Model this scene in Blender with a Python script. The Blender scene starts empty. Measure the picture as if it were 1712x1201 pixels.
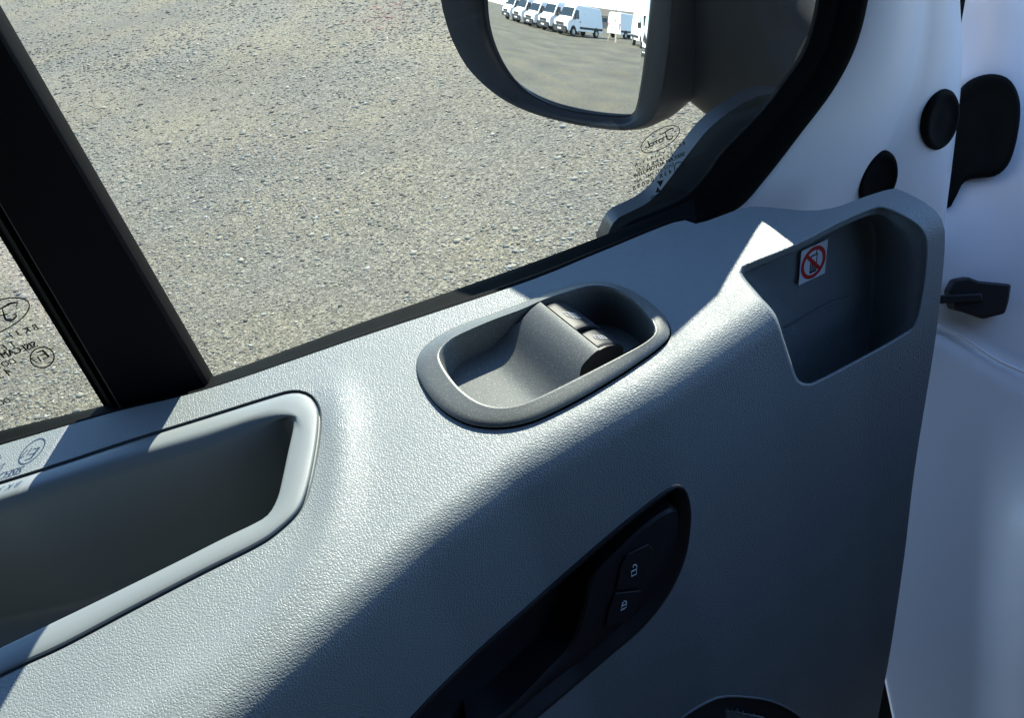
import bpy, bmesh, math, random
import numpy as np
from mathutils import Vector, Matrix
from mathutils.bvhtree import BVHTree
from mathutils.geometry import delaunay_2d_cdt

random.seed(7); np.random.seed(7)
SC = bpy.context.scene
COL = SC.collection

# ------------------------------------------------------------------ camera, sky, sun, exposure
PW, PH, FPX = 1712.0, 1201.0, 1300.0
CAM_POS = np.array((0.0, 0.0, 1.62))
PITCH, ROLL, YAW = math.radians(40), math.radians(15), math.radians(6)
_fw = np.array((math.sin(YAW)*math.cos(PITCH), math.cos(YAW)*math.cos(PITCH), -math.sin(PITCH)))
_r0 = np.array((math.cos(YAW), -math.sin(YAW), 0.0)); _u0 = np.cross(_r0, _fw)
CR = math.cos(ROLL)*_r0 - math.sin(ROLL)*_u0
CU = math.cos(ROLL)*_u0 + math.sin(ROLL)*_r0
cam = bpy.data.cameras.new('camera'); cam_o = bpy.data.objects.new('camera', cam); COL.objects.link(cam_o)
cam.sensor_width = 36; cam.lens = 36*FPX/PW; cam.clip_start = 0.01; cam.clip_end = 2000
cam_o.matrix_world = Matrix(((CR[0], CU[0], -_fw[0], CAM_POS[0]), (CR[1], CU[1], -_fw[1], CAM_POS[1]),
                             (CR[2], CU[2], -_fw[2], CAM_POS[2]), (0, 0, 0, 1)))
SC.camera = cam_o

SUN = np.array((0.389, 0.624, 0.677)); SUN /= np.linalg.norm(SUN)
SUN_EL = math.asin(SUN[2]); SUN_AZ = math.atan2(SUN[0], SUN[1])
w = bpy.data.worlds.new('World'); SC.world = w; w.use_nodes = True
nt = w.node_tree; nt.nodes.clear()
sky = nt.nodes.new('ShaderNodeTexSky'); sky.sky_type = 'NISHITA'; sky.sun_disc = False
sky.sun_elevation = SUN_EL; sky.sun_rotation = SUN_AZ; sky.altitude = 200; sky.air_density = 1.0; sky.dust_density = 0.0; sky.ozone_density = 5.0
bg = nt.nodes.new('ShaderNodeBackground'); bg.inputs['Strength'].default_value = 0.15
wo = nt.nodes.new('ShaderNodeOutputWorld')
nt.links.new(sky.outputs[0], bg.inputs[0]); nt.links.new(bg.outputs[0], wo.inputs[0])
sl = bpy.data.lights.new('sun', 'SUN'); sl.energy = 5.0; sl.angle = math.radians(0.5); sl.color = (1.0, 0.95, 0.84)
so = bpy.data.objects.new('sun', sl); COL.objects.link(so)
so.rotation_euler = Vector(SUN).to_track_quat('Z', 'Y').to_euler()
vs = SC.view_settings; vs.view_transform = 'Standard'; vs.look = 'None'; vs.exposure = 1.5; vs.gamma = 1.0
SC.cycles.max_bounces = 6; SC.cycles.transparent_max_bounces = 16
SC.cycles.caustics_reflective = False; SC.cycles.caustics_refractive = False

# ------------------------------------------------------------------ survey helpers
def ray(px, py):
    d = _fw + (px-PW/2)/FPX*CR + (PH/2-py)/FPX*CU
    return d/np.linalg.norm(d)
def on_plane(q, p0, n):
    d = ray(*q); n = np.array(n, float)
    return CAM_POS + d*(np.dot(np.array(p0)-CAM_POS, n)/np.dot(d, n))
GLASS_Y, TUMBLE = 0.625, 0.10
def on_glass(q, off=0.0):
    return on_plane(q, (0, GLASS_Y+off, 1.22), (0, 1, TUMBLE))
def catmull(P, n, closed=True):
    P = np.array(P, float); m = len(P); dense = []
    segs = m if closed else m-1
    for i in range(segs):
        g = (lambda k: P[k % m]) if closed else (lambda k: P[min(max(k, 0), m-1)])
        p0, p1, p2, p3 = g(i-1), g(i), g(i+1), g(i+2)
        for t in np.linspace(0, 1, 24, endpoint=False):
            dense.append(0.5*((2*p1)+(-p0+p2)*t+(2*p0-5*p1+4*p2-p3)*t*t+(-p0+3*p1-3*p2+p3)*t**3))
    dense.append(P[0] if closed else P[-1]); D = np.array(dense)
    L = np.concatenate(([0], np.cumsum(np.linalg.norm(np.diff(D, axis=0), axis=1))))
    s = np.linspace(0, L[-1], n, endpoint=not closed)
    return np.stack([np.interp(s, L, D[:, k]) for k in range(D.shape[1])], 1)
def inset(P, d):
    """move a closed 2D loop inwards by d (outwards if negative)"""
    P = np.array(P, float); t = np.roll(P, -1, 0)-np.roll(P, 1, 0); t /= np.linalg.norm(t, axis=1)[:, None]
    nrm = np.stack((-t[:, 1], t[:, 0]), 1)
    A = 0.5*np.sum(P[:, 0]*np.roll(P[:, 1], -1)-np.roll(P[:, 0], -1)*P[:, 1])
    return P + nrm*(d if A > 0 else -d)
def ellipse(cx, cy, rx, ry, tilt, n=40):
    c, s = math.cos(math.radians(tilt)), math.sin(math.radians(tilt))
    return [(cx+rx*math.cos(a)*c+ry*math.sin(a)*s, cy-rx*math.cos(a)*s+ry*math.sin(a)*c) for a in np.linspace(0, math.tau, n, endpoint=False)]
def smooth(a, b, x):
    t = np.clip((x-a)/(b-a), 0, 1); return t*t*(3-2*t)
def in_poly(pts, poly):
    x, y = pts[:, 0], pts[:, 1]; c = np.zeros(len(pts), bool); n = len(poly)
    for i in range(n):
        x1, y1 = poly[i]; x2, y2 = poly[(i+1) % n]
        if y1 == y2: continue
        k = ((y1 > y) != (y2 > y)) & (x < (x2-x1)*(y-y1)/(y2-y1)+x1)
        c ^= k
    return c

# ------------------------------------------------------------------ object helpers
def tag(o, label=None, cat=None, group=None, kind=None):
    for k, v in (('label', label), ('category', cat), ('group', group), ('kind', kind)):
        if v: o[k] = v
    return o
def empty(name, loc, label, cat, group=None):
    o = bpy.data.objects.new(name, None); COL.objects.link(o); o.location = loc; o.empty_display_size = 0.1
    return tag(o, label, cat, group)
def obj(name, V, F, mat, parent=None, smooth_=True, loc=None):
    me = bpy.data.meshes.new(name)
    me.from_pydata([tuple(map(float, v)) for v in V], [], [tuple(int(i) for i in f) for f in F]); me.update()
    if smooth_: me.polygons.foreach_set('use_smooth', [True]*len(me.polygons))
    me.materials.append(mat)
    o = bpy.data.objects.new(name, me); COL.objects.link(o)
    if parent is not None:
        o.parent = parent; o.matrix_parent_inverse = Matrix.Translation(parent.location).inverted() if parent.type == 'EMPTY' else Matrix.Identity(4)
    if loc: o.location = loc
    return o
def fix_normals(o, angle=None):
    bm = bmesh.new(); bm.from_mesh(o.data); bmesh.ops.recalc_face_normals(bm, faces=bm.faces); bm.to_mesh(o.data); bm.free()
    if angle:
        o.data.set_sharp_from_angle(angle=math.radians(angle))
    return o
def loft(loops, closed=True, cap0=False, cap1=False):
    n = len(loops[0]); V = [p for l in loops for p in l]; F = []
    for i in range(len(loops)-1):
        for j in range(n if closed else n-1):
            k = (j+1) % n
            F.append((i*n+j, i*n+k, (i+1)*n+k, (i+1)*n+j))
    if cap0: F.append(tuple(range(n))[::-1])
    if cap1: F.append(tuple((len(loops)-1)*n+j for j in range(n)))
    return V, F
class MB:
    def __init__(s): s.V = []; s.F = []
    def add(s, V, F):
        b = len(s.V); s.V += [tuple(v) for v in V]; s.F += [tuple(i+b for i in f) for f in F]; return s
    def box(s, lo, hi):
        x0, y0, z0 = lo; x1, y1, z1 = hi
        return s.add([(x0,y0,z0),(x1,y0,z0),(x1,y1,z0),(x0,y1,z0),(x0,y0,z1),(x1,y0,z1),(x1,y1,z1),(x0,y1,z1)],
                     [(0,3,2,1),(4,5,6,7),(0,1,5,4),(1,2,6,5),(2,3,7,6),(3,0,4,7)])
    def prism(s, poly, d):
        n = len(poly); d = np.array(d, float); P = [np.array(p, float) for p in poly]
        return s.add(P+[p+d for p in P], [tuple(range(n))[::-1], tuple(range(n, 2*n))]+[(i, (i+1) % n, (i+1) % n+n, i+n) for i in range(n)])
    def tube(s, pts, r, n=8):
        pts = [Vector(p) for p in pts]; loops = []
        for i, p in enumerate(pts):
            t = (pts[min(i+1, len(pts)-1)]-pts[max(i-1, 0)]).normalized()
            a = t.orthogonal().normalized() if i == 0 else (a - t*a.dot(t)).normalized()
            b = t.cross(a)
            loops.append([p+(a*math.cos(k*math.tau/n)+b*math.sin(k*math.tau/n))*r for k in range(n)])
        return s.add(*loft(loops, True, True, True))
    def build(s, name, mat, parent=None, smooth_=False, angle=None):
        return fix_normals(obj(name, s.V, s.F, mat, parent, smooth_ or angle is not None), angle)
def bevel(o, w, seg=2):
    m = o.modifiers.new('edge', 'BEVEL'); m.width = w; m.segments = seg; m.limit_method = 'ANGLE'; m.angle_limit = math.radians(35)
    o.data.polygons.foreach_set('use_smooth', [True]*len(o.data.polygons)); o.data.set_sharp_from_angle(angle=math.radians(40)); return o

# ------------------------------------------------------------------ materials
def mat(name, col, rough=0.5, metal=0.0, spec=0.5, **kw):
    m = bpy.data.materials.new(name); m.use_nodes = True; b = m.node_tree.nodes['Principled BSDF']
    b.inputs['Base Color'].default_value = (*col, 1); b.inputs['Roughness'].default_value = rough
    b.inputs['Metallic'].default_value = metal; b.inputs['Specular IOR Level'].default_value = spec
    for k, v in kw.items(): b.inputs[k].default_value = v
    return m
def nodes(m):
    t = m.node_tree; return t, t.nodes['Principled BSDF'], t.nodes.new, t.links.new
def texco(m, scale=(1, 1, 1)):
    t, b, N, K = nodes(m); tc = N('ShaderNodeTexCoord'); mp = N('ShaderNodeMapping'); mp.inputs['Scale'].default_value = scale
    K(tc.outputs['Object'], mp.inputs[0]); return mp.outputs[0]
def vary(m, scale, amount, detail=4):
    """small uneven tone over the base colour"""
    t, b, N, K = nodes(m); co = texco(m); n = N('ShaderNodeTexNoise'); n.inputs['Scale'].default_value = scale; n.inputs['Detail'].default_value = detail
    K(co, n.inputs['Vector']); mr = N('ShaderNodeMapRange'); mr.inputs[3].default_value = 1-amount; mr.inputs[4].default_value = 1+amount
    K(n.outputs[0], mr.inputs[0]); mx = N('ShaderNodeMix'); mx.data_type = 'RGBA'; mx.blend_type = 'MULTIPLY'; mx.inputs[0].default_value = 1
    mx.inputs[6].default_value = b.inputs['Base Color'].default_value[:]; cb = N('ShaderNodeCombineColor')
    for i in range(3): K(mr.outputs[0], cb.inputs[i])
    K(cb.outputs[0], mx.inputs[7]); K(mx.outputs[2], b.inputs['Base Color']); return m
def grain(m, cell, depth, fine=0.35):
    """leather grain: warped cells with creases between them"""
    t, b, N, K = nodes(m); co = texco(m)
    nz = N('ShaderNodeTexNoise'); nz.inputs['Scale'].default_value = 0.45/cell; nz.inputs['Detail'].default_value = 2; K(co, nz.inputs['Vector'])
    ad = N('ShaderNodeVectorMath'); ad.operation = 'MULTIPLY_ADD'; ad.inputs[1].default_value = (cell*1.1,)*3
    K(nz.outputs['Color'], ad.inputs[0]); K(co, ad.inputs[2])
    v = N('ShaderNodeTexVoronoi'); v.feature = 'DISTANCE_TO_EDGE'; v.inputs['Scale'].default_value = 1/cell; K(ad.outputs[0], v.inputs['Vector'])
    r = N('ShaderNodeMapRange'); r.interpolation_type = 'SMOOTHSTEP'; r.inputs[2].default_value = 0.28; K(v.outputs['Distance'], r.inputs[0])
    v2 = N('ShaderNodeTexVoronoi'); v2.inputs['Scale'].default_value = 0.42/cell; v2.feature = 'SMOOTH_F1'; K(ad.outputs[0], v2.inputs['Vector'])
    mu = N('ShaderNodeMath'); mu.operation = 'MULTIPLY_ADD'; mu.inputs[1].default_value = fine; K(v2.outputs['Distance'], mu.inputs[0]); K(r.outputs[0], mu.inputs[2])
    bp = N('ShaderNodeBump'); bp.inputs['Strength'].default_value = 1.0; bp.inputs['Distance'].default_value = depth
    K(mu.outputs[0], bp.inputs['Height']); K(bp.outputs[0], b.inputs['Normal']); return m
def speckle(m, scale, depth, col2=None, amt=0.6):
    t, b, N, K = nodes(m); co = texco(m); n = N('ShaderNodeTexNoise'); n.inputs['Scale'].default_value = scale; n.inputs['Detail'].default_value = 1
    K(co, n.inputs['Vector']); bp = N('ShaderNodeBump'); bp.inputs['Strength'].default_value = 0.8; bp.inputs['Distance'].default_value = depth
    K(n.outputs[0], bp.inputs['Height']); K(bp.outputs[0], b.inputs['Normal'])
    if col2:
        rp = N('ShaderNodeValToRGB'); rp.color_ramp.elements[0].position = amt; rp.color_ramp.elements[1].position = min(amt+0.1, 1)
        rp.color_ramp.elements[0].color = b.inputs['Base Color'].default_value[:]; rp.color_ramp.elements[1].color = (*col2, 1)
        K(n.outputs[0], rp.inputs[0]); K(rp.outputs[0], b.inputs['Base Color'])
    return m

M = {}
M['card'] = grain(mat('door_card_plastic', (0.156, 0.179, 0.186), 0.52, spec=0.8), 0.0022, 0.00018)
def wear(m, lo, hi, scale=14):
    """uneven sheen: handling marks and dust"""
    t, b, N, K = nodes(m); co = texco(m, (1, 1, 1)); n = N('ShaderNodeTexNoise'); n.inputs['Scale'].default_value = scale; n.inputs['Detail'].default_value = 6; n.inputs['Roughness'].default_value = 0.65
    K(co, n.inputs['Vector']); mr = N('ShaderNodeMapRange'); mr.inputs[1].default_value = 0.3; mr.inputs[2].default_value = 0.7; mr.inputs[3].default_value = lo; mr.inputs[4].default_value = hi
    K(n.outputs[0], mr.inputs[0]); K(mr.outputs[0], b.inputs['Roughness']); return m
vary(M['card'], 22, 0.05); wear(M['card'], 0.45, 0.60)
M['tray'] = speckle(mat('tray_plastic', (0.156, 0.179, 0.186), 0.52, spec=0.8), 1500, 0.00008)
M['pod'] = speckle(mat('switch_pod_plastic', (0.105, 0.113, 0.108), 0.40, metal=0.2), 1300, 0.00010, (0.30, 0.31, 0.29), 0.62)
M['black'] = speckle(mat('black_plastic', (0.013, 0.013, 0.015), 0.5, spec=0.3), 1500, 0.00005)
M['paddle'] = speckle(mat('paddle_plastic', (0.034, 0.036, 0.036), 0.5, spec=0.3), 1300, 0.00008)
M['switch'] = mat('switch_plastic', (0.05, 0.055, 0.055), 0.35)
M['icon'] = mat('white_print', (0.75, 0.77, 0.8), 0.5)
M['rubber'] = vary(mat('rubber', (0.005, 0.006, 0.006), 0.7, spec=0.05), 60, 0.3)
M['redgap'] = mat('switch_gap_plastic', (0.009, 0.007, 0.007), 0.6)
M['white'] = vary(mat('white_car_paint', (0.80, 0.80, 0.82), 0.35, **{'Coat Weight': 0.3, 'Coat Roughness': 0.15}), 9, 0.03)
M['bar'] = speckle(mat('bar_black', (0.006, 0.006, 0.007), 0.7, spec=0.12), 900, 0.00006)
M['mirror_shell'] = speckle(mat('mirror_shell_black', (0.008, 0.009, 0.011), 0.5, spec=0.22), 900, 0.00008)
M['print'] = mat('glass_print', (0.012, 0.014, 0.012), 0.6)
M['interior'] = mat('interior_grey', (0.022, 0.023, 0.026), 0.8)
M['seat'] = vary(mat('seat_fabric', (0.018, 0.019, 0.021), 0.95), 40, 0.3)
m = mat('mirror_silver', (0.86, 0.88, 0.87), 0.012, 1.0); M['silver'] = m
def glass_mat(name, tint):
    m = bpy.data.materials.new(name); m.use_nodes = True; t = m.node_tree; t.nodes.clear(); N = t.nodes.new; K = t.links.new
    tr = N('ShaderNodeBsdfTransparent'); tr.inputs[0].default_value = (*tint, 1)
    gl = N('ShaderNodeBsdfGlossy'); gl.inputs['Roughness'].default_value = 0.01
    fr = N('ShaderNodeFresnel'); fr.inputs['IOR'].default_value = 1.5
    mx = N('ShaderNodeMixShader'); out = N('ShaderNodeOutputMaterial')
    K(fr.outputs[0], mx.inputs[0]); K(tr.outputs[0], mx.inputs[1]); K(gl.outputs[0], mx.inputs[2])
    # dust film, with a few specks
    df = N('ShaderNodeBsdfDiffuse'); df.inputs[0].default_value = (0.55, 0.55, 0.5, 1)
    tc = N('ShaderNodeTexCoord'); n = N('ShaderNodeTexNoise'); n.inputs['Scale'].default_value = 420; n.inputs['Detail'].default_value = 1
    K(tc.outputs['Object'], n.inputs['Vector']); mr = N('ShaderNodeMapRange'); mr.inputs[1].default_value = 0.74; mr.inputs[2].default_value = 0.80; mr.inputs[3].default_value = 0.045; mr.inputs[4].default_value = 0.30
    K(n.outputs[0], mr.inputs[0]); m2 = N('ShaderNodeMixShader'); K(mr.outputs[0], m2.inputs[0]); K(mx.outputs[0], m2.inputs[1]); K(df.outputs[0], m2.inputs[2])
    K(m2.outputs[0], out.inputs[0]); return m
M['glass'] = glass_mat('window_glass', (0.93, 0.97, 0.92))

# ------------------------------------------------------------------ ground
def ground_material():
    m = mat('ground_gravel', (0.2, 0.19, 0.16), 0.9); t, b, N, K = nodes(m); co = texco(m)
    v = N('ShaderNodeTexVoronoi'); v.inputs['Scale'].default_value = 95; K(co, v.inputs['Vector'])
    v2 = N('ShaderNodeTexVoronoi'); v2.inputs['Scale'].default_value = 150; K(co, v2.inputs['Vector'])
    big = N('ShaderNodeTexNoise'); big.inputs['Scale'].default_value = 0.55; big.inputs['Detail'].default_value = 5; K(co, big.inputs['Vector'])
    sp = N('ShaderNodeSeparateColor'); K(v.outputs['Color'], sp.inputs[0])
    rp = N('ShaderNodeValToRGB'); e = rp.color_ramp.elements
    e[0].position = 0; e[0].color = (0.064, 0.059, 0.046, 1); e[1].position = 1; e[1].color = (0.21, 0.196, 0.150, 1)
    k = rp.color_ramp.elements.new(0.55); k.color = (0.120, 0.111, 0.084, 1)
    K(sp.outputs[0], rp.inputs[0])
    mr = N('ShaderNodeMapRange'); mr.inputs[1].default_value = 0.3; mr.inputs[2].default_value = 0.7; mr.inputs[3].default_value = 0.72; mr.inputs[4].default_value = 1.22; K(big.outputs[0], mr.inputs[0])
    cb = N('ShaderNodeCombineColor')
    for i in range(3): K(mr.outputs[0], cb.inputs[i])
    mx = N('ShaderNodeMix'); mx.data_type = 'RGBA'; mx.blend_type = 'MULTIPLY'; mx.inputs[0].default_value = 1
    K(rp.outputs[0], mx.inputs[6]); K(cb.outputs[0], mx.inputs[7])
    tn = N('ShaderNodeTexNoise'); tn.inputs['Scale'].default_value = 1.1; tn.inputs['Detail'].default_value = 3; K(co, tn.inputs['Vector'])
    tr = N('ShaderNodeValToRGB'); tr.color_ramp.elements[0].position = 0.38; tr.color_ramp.elements[0].color = (0.97, 0.99, 1.02, 1); tr.color_ramp.elements[1].position = 0.62; tr.color_ramp.elements[1].color = (1.06, 1.02, 0.90, 1); K(tn.outputs[0], tr.inputs[0])
    m3 = N('ShaderNodeMix'); m3.data_type = 'RGBA'; m3.blend_type = 'MULTIPLY'; m3.inputs[0].default_value = 1
    K(mx.outputs[2], m3.inputs[6]); K(tr.outputs[0], m3.inputs[7]); K(m3.outputs[2], b.inputs['Base Color'])
    ad = N('ShaderNodeMath'); ad.operation = 'ADD'; K(v.outputs['Distance'], ad.inputs[0]); K(v2.outputs['Distance'], ad.inputs[1])
    bp = N('ShaderNodeBump'); bp.invert = True; bp.inputs['Strength'].default_value = 0.8; bp.inputs['Distance'].default_value = 0.003
    K(ad.outputs[0], bp.inputs['Height']); K(bp.outputs[0], b.inputs['Normal']); return m
gm = ground_material()
tag(obj('ground', [(-900, -900, 0), (900, -900, 0), (900, 900, 0), (-900, 900, 0)], [(0, 1, 2, 3)], gm), kind='structure')

def build_gravel():
    # stones lying loose on the yard outside the window
    ico = bmesh.new(); bmesh.ops.create_icosphere(ico, subdivisions=1, radius=1.0)
    ico.verts.ensure_lookup_table(); bv = np.array([v.co[:] for v in ico.verts]); bf = np.array([[v.index for v in f.verts] for f in ico.faces if f.calc_center_median().z > -0.7]); ico.free()
    n = 85000
    px = np.random.uniform(-120, 1330, n*3); py = np.random.uniform(-120, 760, n*3)
    d = _fw[None] + ((px-PW/2)/FPX)[:, None]*CR[None] + ((PH/2-py)/FPX)[:, None]*CU[None]
    t = -CAM_POS[2]/d[:, 2]; P = CAM_POS[None]+d*t[:, None]
    dens = 0.62+sum(np.sin(P[:, 0]*kx+P[:, 1]*ky+ph)*0.16 for kx, ky, ph in ((1.7, 2.3, 0.3), (-2.6, 1.4, 1.1), (3.9, 3.3, 4.0)))
    ok = (py < 800-0.32*px) & (t > 0) & (P[:, 1] < 14) & (np.random.uniform(0, 1, len(P)) < dens); P = P[ok][:n]; n = len(P)
    dist = np.linalg.norm(P-CAM_POS, axis=1)
    r = np.random.lognormal(math.log(0.0040), 0.45, n)*np.clip(dist/3.6, 0.9, 2.2)
    r = np.clip(r, 0.003, 0.022)
    V = np.zeros((n, len(bv), 3))
    jit = 1+np.random.uniform(-0.28, 0.28, (n, len(bv), 1))
    sq = np.stack((np.random.uniform(0.8, 1.35, n), np.random.uniform(0.7, 1.1, n), np.random.uniform(0.30, 0.50, n)), 1)
    L = bv[None]*jit*sq[:, None, :]*r[:, None, None]
    a = np.random.uniform(0, math.tau, n); ca, sa = np.cos(a)[:, None], np.sin(a)[:, None]
    V[:, :, 0] = L[:, :, 0]*ca-L[:, :, 1]*sa+P[:, 0, None]; V[:, :, 1] = L[:, :, 0]*sa+L[:, :, 1]*ca+P[:, 1, None]
    V[:, :, 2] = L[:, :, 2]+(-r*0.04)[:, None]
    F = (bf[None]+(np.arange(n)*len(bv))[:, None, None]).reshape(-1, 3)
    me = bpy.data.meshes.new('gravel'); me.vertices.add(n*len(bv)); me.vertices.foreach_set('co', V.ravel())
    me.loops.add(F.size); me.loops.foreach_set('vertex_index', F.ravel().astype(np.int32))
    me.polygons.add(len(F)); me.polygons.foreach_set('loop_start', (np.arange(len(F))*3).astype(np.int32)); me.polygons.foreach_set('loop_total', np.full(len(F), 3, np.int32))
    me.update(); me.validate()
    g = np.random.beta(1.7, 2.3, n); warm = np.random.uniform(-1, 1, n)
    big = sum(np.sin(P[:, 0]*kx+P[:, 1]*ky+ph)*am for kx, ky, ph, am in ((2.1, 1.3, 0.4, 0.05), (-1.2, 2.9, 1.7, 0.05), (4.3, -3.1, 2.2, 0.04), (0.5, 0.9, 5.0, 0.06)))
    tint = 0.07*np.sin(P[:, 0]*1.9+1.2*np.sin(P[:, 1]*1.1)+0.5)*np.sin(P[:, 1]*1.6-P[:, 0]*0.7+1.0)
    c = np.stack(((0.050+0.225*g)*(1+0.06*warm+0.5*tint), (0.049+0.216*g)*(1+0.25*tint), (0.040+0.172*g)*(1-0.12*warm-0.6*tint)), 1)*(1+big)[:, None]
    # a smear of old red marking paint
    q = np.array([on_plane(s, (0, 0, 0), (0, 0, 1)) for s in ((640, 22), (618, 30), (655, 35), (648, 12))])
    red = np.min(np.linalg.norm(P[:, None, :2]-q[None, :, :2], axis=2), 1) < np.random.uniform(0.0, 0.26, n)
    c[red] = c[red]*np.array((1.0, 0.75, 0.73))+np.array((0.055, 0.006, 0.006))
    at = me.color_attributes.new('stone', 'FLOAT_COLOR', 'POINT')
    cc = np.ones((n, len(bv), 4), np.float32); cc[:, :, :3] = c[:, None, :]; at.data.foreach_set('color', cc.ravel())
    m = mat('gravel_stones', (0.3, 0.3, 0.3), 0.85); t_, b, N, K = nodes(m); vc = N('ShaderNodeVertexColor'); vc.layer_name = 'stone'; K(vc.outputs[0], b.inputs['Base Color'])
    me.materials.append(m)
    o = bpy.data.objects.new('gravel', me); COL.objects.link(o)
    tag(o, 'loose grey and beige gravel covering the yard outside the window', 'gravel', kind='stuff')
build_gravel()

# ------------------------------------------------------------------ door card surface
SILL_Y, SILL_Z, SLOPE = 0.64, 1.2248, 0.12
RS = 0.030
ALPHA = math.atan(SLOPE); WALL = math.radians(80)
def term_y(x):
    return np.interp(x, [-0.60, -0.36, -0.19, -0.06, 0.019, 0.144, 0.258, 0.36, 0.60], [0.10, 0.197, 0.283, 0.348, 0.378, 0.406, 0.442, 0.470, 0.52])
RIDGE = np.array([on_plane(q, (0, 0.6, 1.22), (0, -SLOPE, 1))[:2] for q in ((560, 600), (568, 660), (575, 730), (572, 800), (556, 880), (515, 960), (440, 1050), (300, 1160), (100, 1280))])
RIDGE_D = catmull(RIDGE, 60, False)
def relief(x, y):
    d = np.min(np.hypot(x-RIDGE_D[:, 0], y-RIDGE_D[:, 1])); k = np.argmin(np.hypot(x-RIDGE_D[:, 0], y-RIDGE_D[:, 1]))
    f = smooth(0, 12, k)*(1-0.55*smooth(28, 48, k))
    return 0.0050*math.exp(-(d/0.014)**2)*f
_cache = {}
NPROF = 150
def profile(x):
    key = round(x, 4)
    if key in _cache: return _cache[key]
    yA = float(term_y(x)) + 0.80*RS
    l0 = (SILL_Y-yA)/math.cos(ALPHA); la = RS*(WALL-ALPHA); lw = 0.80
    s = np.concatenate((np.linspace(0, l0, 60, endpoint=False), l0+np.linspace(0, la, 30, endpoint=False), l0+la+np.linspace(0, lw, 60)))
    y = np.zeros_like(s); z = np.zeros_like(s)
    a = s < l0; y[a] = SILL_Y-s[a]*math.cos(ALPHA); z[a] = SILL_Z-s[a]*math.sin(ALPHA)
    zA = SILL_Z-l0*math.sin(ALPHA)
    b = (s >= l0) & (s < l0+la); th = ALPHA+(s[b]-l0)/RS
    y[b] = yA-RS*(np.sin(th)-math.sin(ALPHA)); z[b] = zA-RS*(math.cos(ALPHA)-np.cos(th))
    yB = yA-RS*(math.sin(WALL)-math.sin(ALPHA)); zB = zA-RS*(math.cos(ALPHA)-math.cos(WALL))
    c = s >= l0+la; q = s[c]-l0-la; y[c] = yB-q*math.cos(WALL); z[c] = zB-q*math.sin(WALL)
    for i in range(len(s)):
        if s[i] < l0+la: z[i] += relief(x, y[i])
    _cache[key] = (s, y, z, l0, la, lw); return _cache[key]
XT = np.linspace(-0.66, 0.62, 161)
PT = [profile(x) for x in XT]
def height(x, y):
    i = np.clip((x-XT[0])/(XT[1]-XT[0]), 0, len(XT)-1.001); k = int(i); f = i-k
    h = lambda p: np.interp(-y, -p[1], p[2])
    return h(PT[k])*(1-f)+h(PT[k+1])*f
def hit(q, off=(0, 0, 0)):
    """where the line of sight through photo point q meets the (shifted) door card"""
    d = ray(*q); o = np.array(off, float); prev = 0.2
    F = lambda t: (CAM_POS+t*d-o)[2]-height((CAM_POS+t*d-o)[0], (CAM_POS+t*d-o)[1])
    t = 0.2
    while t < 3 and F(t) > 0: prev = t; t += 0.012
    a, b = prev, t
    for _ in range(26):
        mth = (a+b)/2
        if F(mth) > 0: a = mth
        else: b = mth
    return CAM_POS+a*d
def to_s(P):
    p = profile(P[0]); return float(np.interp(-P[1], -p[1], p[0]))
def surf(x, s):
    p = profile(x); return np.array((x, np.interp(s, p[0], p[1]), np.interp(s, p[0], p[2])))
def hits(Q, off=(0, 0, 0)): return np.array([hit(q, off) for q in Q])
def dom(P): return np.array([(p[0], to_s(p)) for p in P])

# outlines taken off the photograph
CARD_TOP = [(-330, 842), (0, 745), (190, 690), (350, 650), (600, 565), (870, 475), (1000, 423), (1130, 371), (1165, 374), (1205, 361), (1250, 346), (1290, 347), (1350, 352),
            (1395, 347), (1440, 331), (1480, 318), (1498, 315), (1522, 325), (1550, 341), (1572, 362), (1580, 395), (1574, 480), (1562, 580), (1530, 780), (1512, 930), (1490, 1080), (1468, 1201)]
TRAY_O = [(-330, 907), (0, 805), (107, 771), (213, 736), (341, 696), (459, 659), (491, 652), (512, 655), (528, 667), (538, 693), (534, 747), (520, 816), (502, 859), (464, 896), (427, 920), (341, 963), (224, 1024), (107, 1086), (0, 1136), (-330, 1300)]
TRAY_I = [(-330, 965), (0, 859), (107, 823), (229, 785), (341, 752), (437, 718), (478, 701), (489, 702), (489, 716), (480, 757), (470, 805), (463, 833), (449, 859), (427, 874), (373, 900), (288, 943), (160, 1006), (48, 1060), (0, 1083), (-330, 1240)]
def bz(L): return [(640+x/3.292, 440+y/3.292) for x, y in L]
BEZ_O = bz([(183, 560), (200, 640), (255, 735), (340, 820), (450, 880), (560, 905), (680, 905), (800, 880), (920, 832), (1100, 740), (1300, 620), (1470, 505), (1555, 435), (1582, 390), (1570, 330), (1530, 270), (1450, 200), (1350, 140), (1250, 107), (1150, 100), (1050, 120), (900, 168), (760, 218), (600, 278), (450, 330), (330, 385), (250, 440), (200, 500)])
BEZ_I = bz([(308, 500), (330, 575), (400, 672), (480, 742), (560, 782), (650, 797), (760, 780), (900, 722), (1100, 622), (1300, 520), (1430, 450), (1490, 402), (1502, 370), (1490, 330), (1450, 270), (1380, 200), (1300, 150), (1210, 127), (1120, 130), (1000, 165), (880, 205), (760, 258), (600, 318), (450, 383), (360, 432)])
POC_O = [(1240, 455), (1262, 441), (1300, 426), (1345, 406), (1400, 377), (1450, 355), (1476, 350), (1510, 364), (1537, 384), (1546, 410), (1542, 470), (1528, 538), (1505, 560), (1440, 597), (1370, 634), (1350, 641), (1334, 634), (1322, 602), (1310, 565), (1296, 525), (1268, 492)]
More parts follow.
